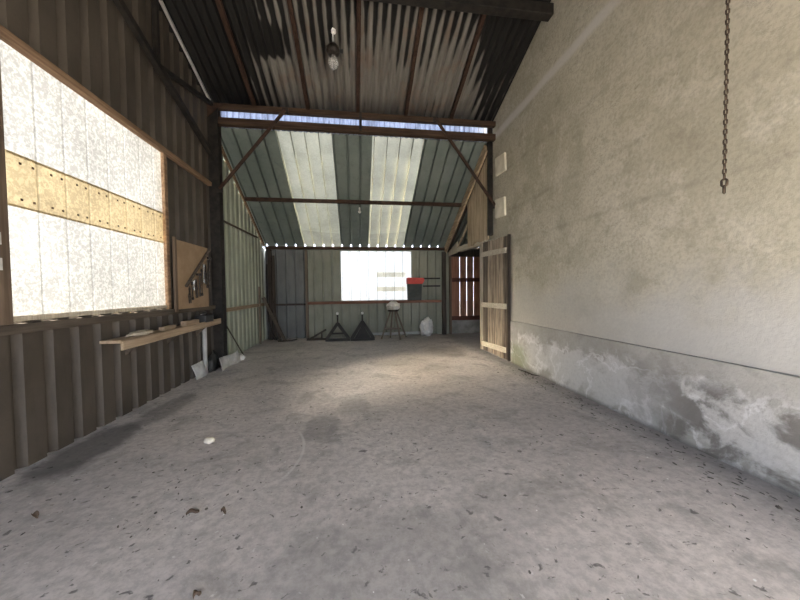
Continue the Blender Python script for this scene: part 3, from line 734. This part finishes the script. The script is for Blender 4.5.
obj('twig', MB().tube([(-.02,.2,.012),(0,.0,.02),(.02,-.18,.014),(.05,-.32,.03)], [.006,.012,.010,.004], 6), 'darkwood', t, smooth=True)
obj('twig', MB().tube([(0,.0,.018),(-.07,-.1,.02),(-.1,-.2,.01)], [.008,.006,.003], 6), 'darkwood', t, smooth=True)

def litter(name, mat, n, label, spots, smin, smax, el=(.4,1), thick=.3):
    mb = MB()
    for i in range(n):
        x, y = spots(i); r = random.uniform(smin, smax); a0 = random.uniform(0, 6.3); m = random.choice((4,5,6))
        e = random.uniform(*el); tz = r*thick*random.uniform(.7,1.3); a1 = random.gauss(PI/2,.5)
        ca, sa = math.cos(a1), math.sin(a1)
        def at(k, q, z):
            u, v = q*r*math.cos(a0+2*PI*k/m), q*e*r*math.sin(a0+2*PI*k/m)
            return mb.b.verts.new((x+u*ca-v*sa, y+u*sa+v*ca, z))
        qs = [random.uniform(.7,1.2) for k in range(m)]
        top = [at(k, .75*qs[k], tz) for k in range(m)]; bot = [at(k, qs[k], -.001) for k in range(m)]
        mb.b.faces.new(top)
        for k in range(m): mb.b.faces.new([bot[k], bot[(k+1)%m], top[(k+1)%m], top[k]])
    o = obj(name, mb, mat); return tag(o, label, 'litter', kind='stuff')
def sp(i):
    r = random.random()
    if r < .14: return random.uniform(-2.5,-1.2), random.uniform(2.5,5.5)
    if r < .26: return random.gauss(-1.5,.35), random.gauss(2.2,.25)
    if r < .40: return random.uniform(-2.5,2.6), random.uniform(7.2,8.4)
    return random.uniform(-2.5,2.7), random.uniform(1.1,7)
litter('floor_litter', 'chips', 330, 'dark grit and chips scattered over concrete floor', sp, .003, .016, (.2,.8), .2)
litter('plaster_flakes', 'chips', 230, 'dark flakes strewn along the foot of the stone wall', lambda i: (2.84-abs(random.gauss(0,.20)), random.uniform(1.3,5.3)), .006, .030, (.15,.45), .14)
litter('floor_crumbs', 'chipsw', 130, 'pale crumbs scattered over the concrete floor', lambda i: (random.uniform(-2.2,2.5), random.uniform(1.1,5.5)), .003, .008)

# ------------------------------------------------------------------ light, camera
w = bpy.data.worlds.new('sky'); S.world = w; w.use_nodes = True
bg = w.node_tree.nodes['Background']; bg.inputs[0].default_value = (.80,.89,1.06,1); bg.inputs[1].default_value = 1.0
sun = bpy.data.lights.new('sun', 'SUN'); sun.energy = 24; sun.angle = .08; sun.color = (1,.94,.84)
so = bpy.data.objects.new('sun', sun); COL.objects.link(so)
so.rotation_euler = Vector((.74,.42,-.53)).to_track_quat('-Z','Y').to_euler()

cam = bpy.data.cameras.new('camera'); co = bpy.data.objects.new('camera', cam); COL.objects.link(co)
f, yaw, pitch, roll = 309.778, .137853, .0306703, -.0115925
cam.sensor_width = 36; cam.lens = f/800*36; cam.clip_start = .05; cam.clip_end = 200
F = Vector((math.sin(yaw)*math.cos(pitch), math.cos(yaw)*math.cos(pitch), -math.sin(pitch)))
R = Vector((math.cos(yaw), -math.sin(yaw), 0)); U = R.cross(F)
R2 = math.cos(roll)*R+math.sin(roll)*U; U2 = -math.sin(roll)*R+math.cos(roll)*U
co.matrix_world = Matrix(((R2.x,U2.x,-F.x,0),(R2.y,U2.y,-F.y,0),(R2.z,U2.z,-F.z,1.4),(0,0,0,1)))
S.camera = co
S.view_settings.view_transform = 'Standard'; S.view_settings.look = 'None'
S.view_settings.gamma = 1; S.view_settings.use_curve_mapping = False
S.view_settings.exposure = 2.76
S.cycles.use_denoising = True
S.cycles.max_bounces = 10; S.cycles.diffuse_bounces = 7; S.cycles.transmission_bounces = 6
